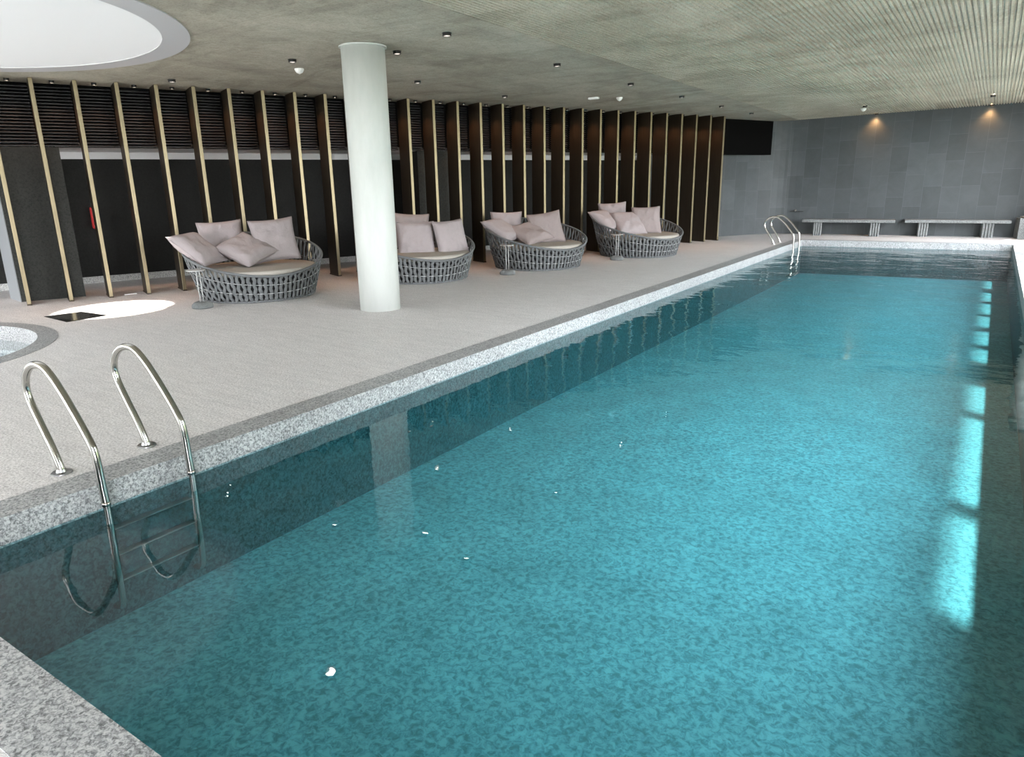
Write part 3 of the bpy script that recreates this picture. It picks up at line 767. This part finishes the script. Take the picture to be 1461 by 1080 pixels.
# floor details
bm = bmesh.new(); prism(bm, [(-10.07, 4.09), (-9.38, 4.05), (-9.40, 4.55), (-9.99, 4.52)], 0, .006)
tag(obj('floor_hatch', bm, M['hatch']), 'glossy black rectangular hatch in the deck beside the round pool', 'hatch')
bm = bmesh.new(); prism(bm, [(-11.04, 5.66), (-10.99, 5.64), (-10.93, 5.80), (-10.98, 5.82)], 0, .01)
tag(obj('floor_outlet', bm, M['white']), 'thin white strip let into the floor between the third and fourth fins', 'outlet')

# ------------------------------------------------------------------ light
w = bpy.data.worlds.new('World'); sc.world = w; w.use_nodes = True; nt = w.node_tree
bg = nt.nodes['Background']; tc = nt.nodes.new('ShaderNodeTexCoord'); sp = nt.nodes.new('ShaderNodeSeparateXYZ'); nt.links.new(tc.outputs['Generated'], sp.inputs[0])
mr = nt.nodes.new('ShaderNodeMapRange'); mr.inputs['From Min'].default_value = -.15; mr.inputs['From Max'].default_value = .9; nt.links.new(sp.outputs[2], mr.inputs[0])
r = ramp(nt, [(0, (.20, .22, .18)), (.13, (.40, .44, .40)), (.22, (.95, .97, 1.0)), (1, (.84, .92, 1.0))]); nt.links.new(mr.outputs[0], r.inputs[0])
# low tree line outside towards the far end of the windows; sky brighter on the sun's side
def mrange(src, a, b, c, d):
    m_ = nt.nodes.new('ShaderNodeMapRange'); m_.interpolation_type = 'SMOOTHSTEP'
    for i_, v_ in enumerate((a, b, c, d)): m_.inputs[i_+1].default_value = v_
    nt.links.new(src, m_.inputs[0]); return m_.outputs[0]
my = mrange(sp.outputs[1], -.1, .35, 0, 1); mz = mrange(sp.outputs[2], .15, .68, 1, 0)
mm = nt.nodes.new('ShaderNodeMath'); mm.operation = 'MULTIPLY'; nt.links.new(my, mm.inputs[0]); nt.links.new(mz, mm.inputs[1])
trees = mixc(nt, mm.outputs[0], r.outputs[0], (.06, .075, .045))
side = mrange(sp.outputs[0], -.2, .9, .8, 1.9)
vm = nt.nodes.new('ShaderNodeVectorMath'); vm.operation = 'SCALE'; nt.links.new(trees, vm.inputs[0]); nt.links.new(side, vm.inputs['Scale'])
nt.links.new(vm.outputs[0], bg.inputs[0]); bg.inputs[1].default_value = 5.0
sl = bpy.data.lights.new('sun', 'SUN'); sl.energy = 6.5; sl.angle = .045; sl.color = (1, .96, .88)
so = bpy.data.objects.new('sun', sl); C.objects.link(so); so.location = (8, 8, 20)
so.rotation_euler = Vector((-1, .8, -2.96)).to_track_quat('-Z', 'Y').to_euler()
def portal(loc, tgt, sx, sy):
    l = bpy.data.lights.new('daylight_portal', 'AREA'); l.shape = 'RECTANGLE'; l.size = sx; l.size_y = sy; l.cycles.is_portal = True
    o = bpy.data.objects.new('daylight_portal', l); C.objects.link(o); o.location = loc
    o.rotation_euler = (Vector(tgt)-Vector(loc)).to_track_quat('-Z', 'Z').to_euler()
portal((1.9, 9, 1.7), (0, 9, 1.7), 27, 3.4)
portal((-7, -3.9, 1.7), (-7, 0, 1.7), 18, 3.4)
portal((-15.8, 1, 1.7), (0, 1, 1.7), 12, 3.4)

# ------------------------------------------------------------------ camera
R = [[0.8320799931669727, 0.13686735157084484, -0.5375036865410633], [0.5543851739967831, -0.23548472787765143, 0.7982506008697676], [-0.017319463727476114, -0.9621924293042277, -0.2718193612784443]]
# rows = world axes in (right, down, forward); the last column sign follows the forward direction
fw = Vector((R[0][2], R[1][2], R[2][2])); rt = Vector((R[0][0], R[1][0], R[2][0])); dn = Vector((R[0][1], R[1][1], R[2][1]))
cam = bpy.data.cameras.new('camera'); co = bpy.data.objects.new('camera', cam); C.objects.link(co)
cam.sensor_fit = 'HORIZONTAL'; cam.sensor_width = 36; cam.lens = 36*1000/1461; cam.clip_start = .05; cam.clip_end = 300
mw = Matrix((rt, -dn, -fw)).transposed().to_4x4(); mw.translation = Vector((0, 0, 1.6)); co.matrix_world = mw
sc.camera = co
sc.view_settings.view_transform = 'Standard'; sc.view_settings.look = 'None'; sc.view_settings.gamma = 1; sc.view_settings.use_curve_mapping = False
sc.view_settings.exposure = 1.36
sc.cycles.use_denoising = True
sc.cycles.max_bounces = 10; sc.cycles.diffuse_bounces = 6; sc.cycles.transparent_max_bounces = 12
sc.cycles.sample_clamp_indirect = 6
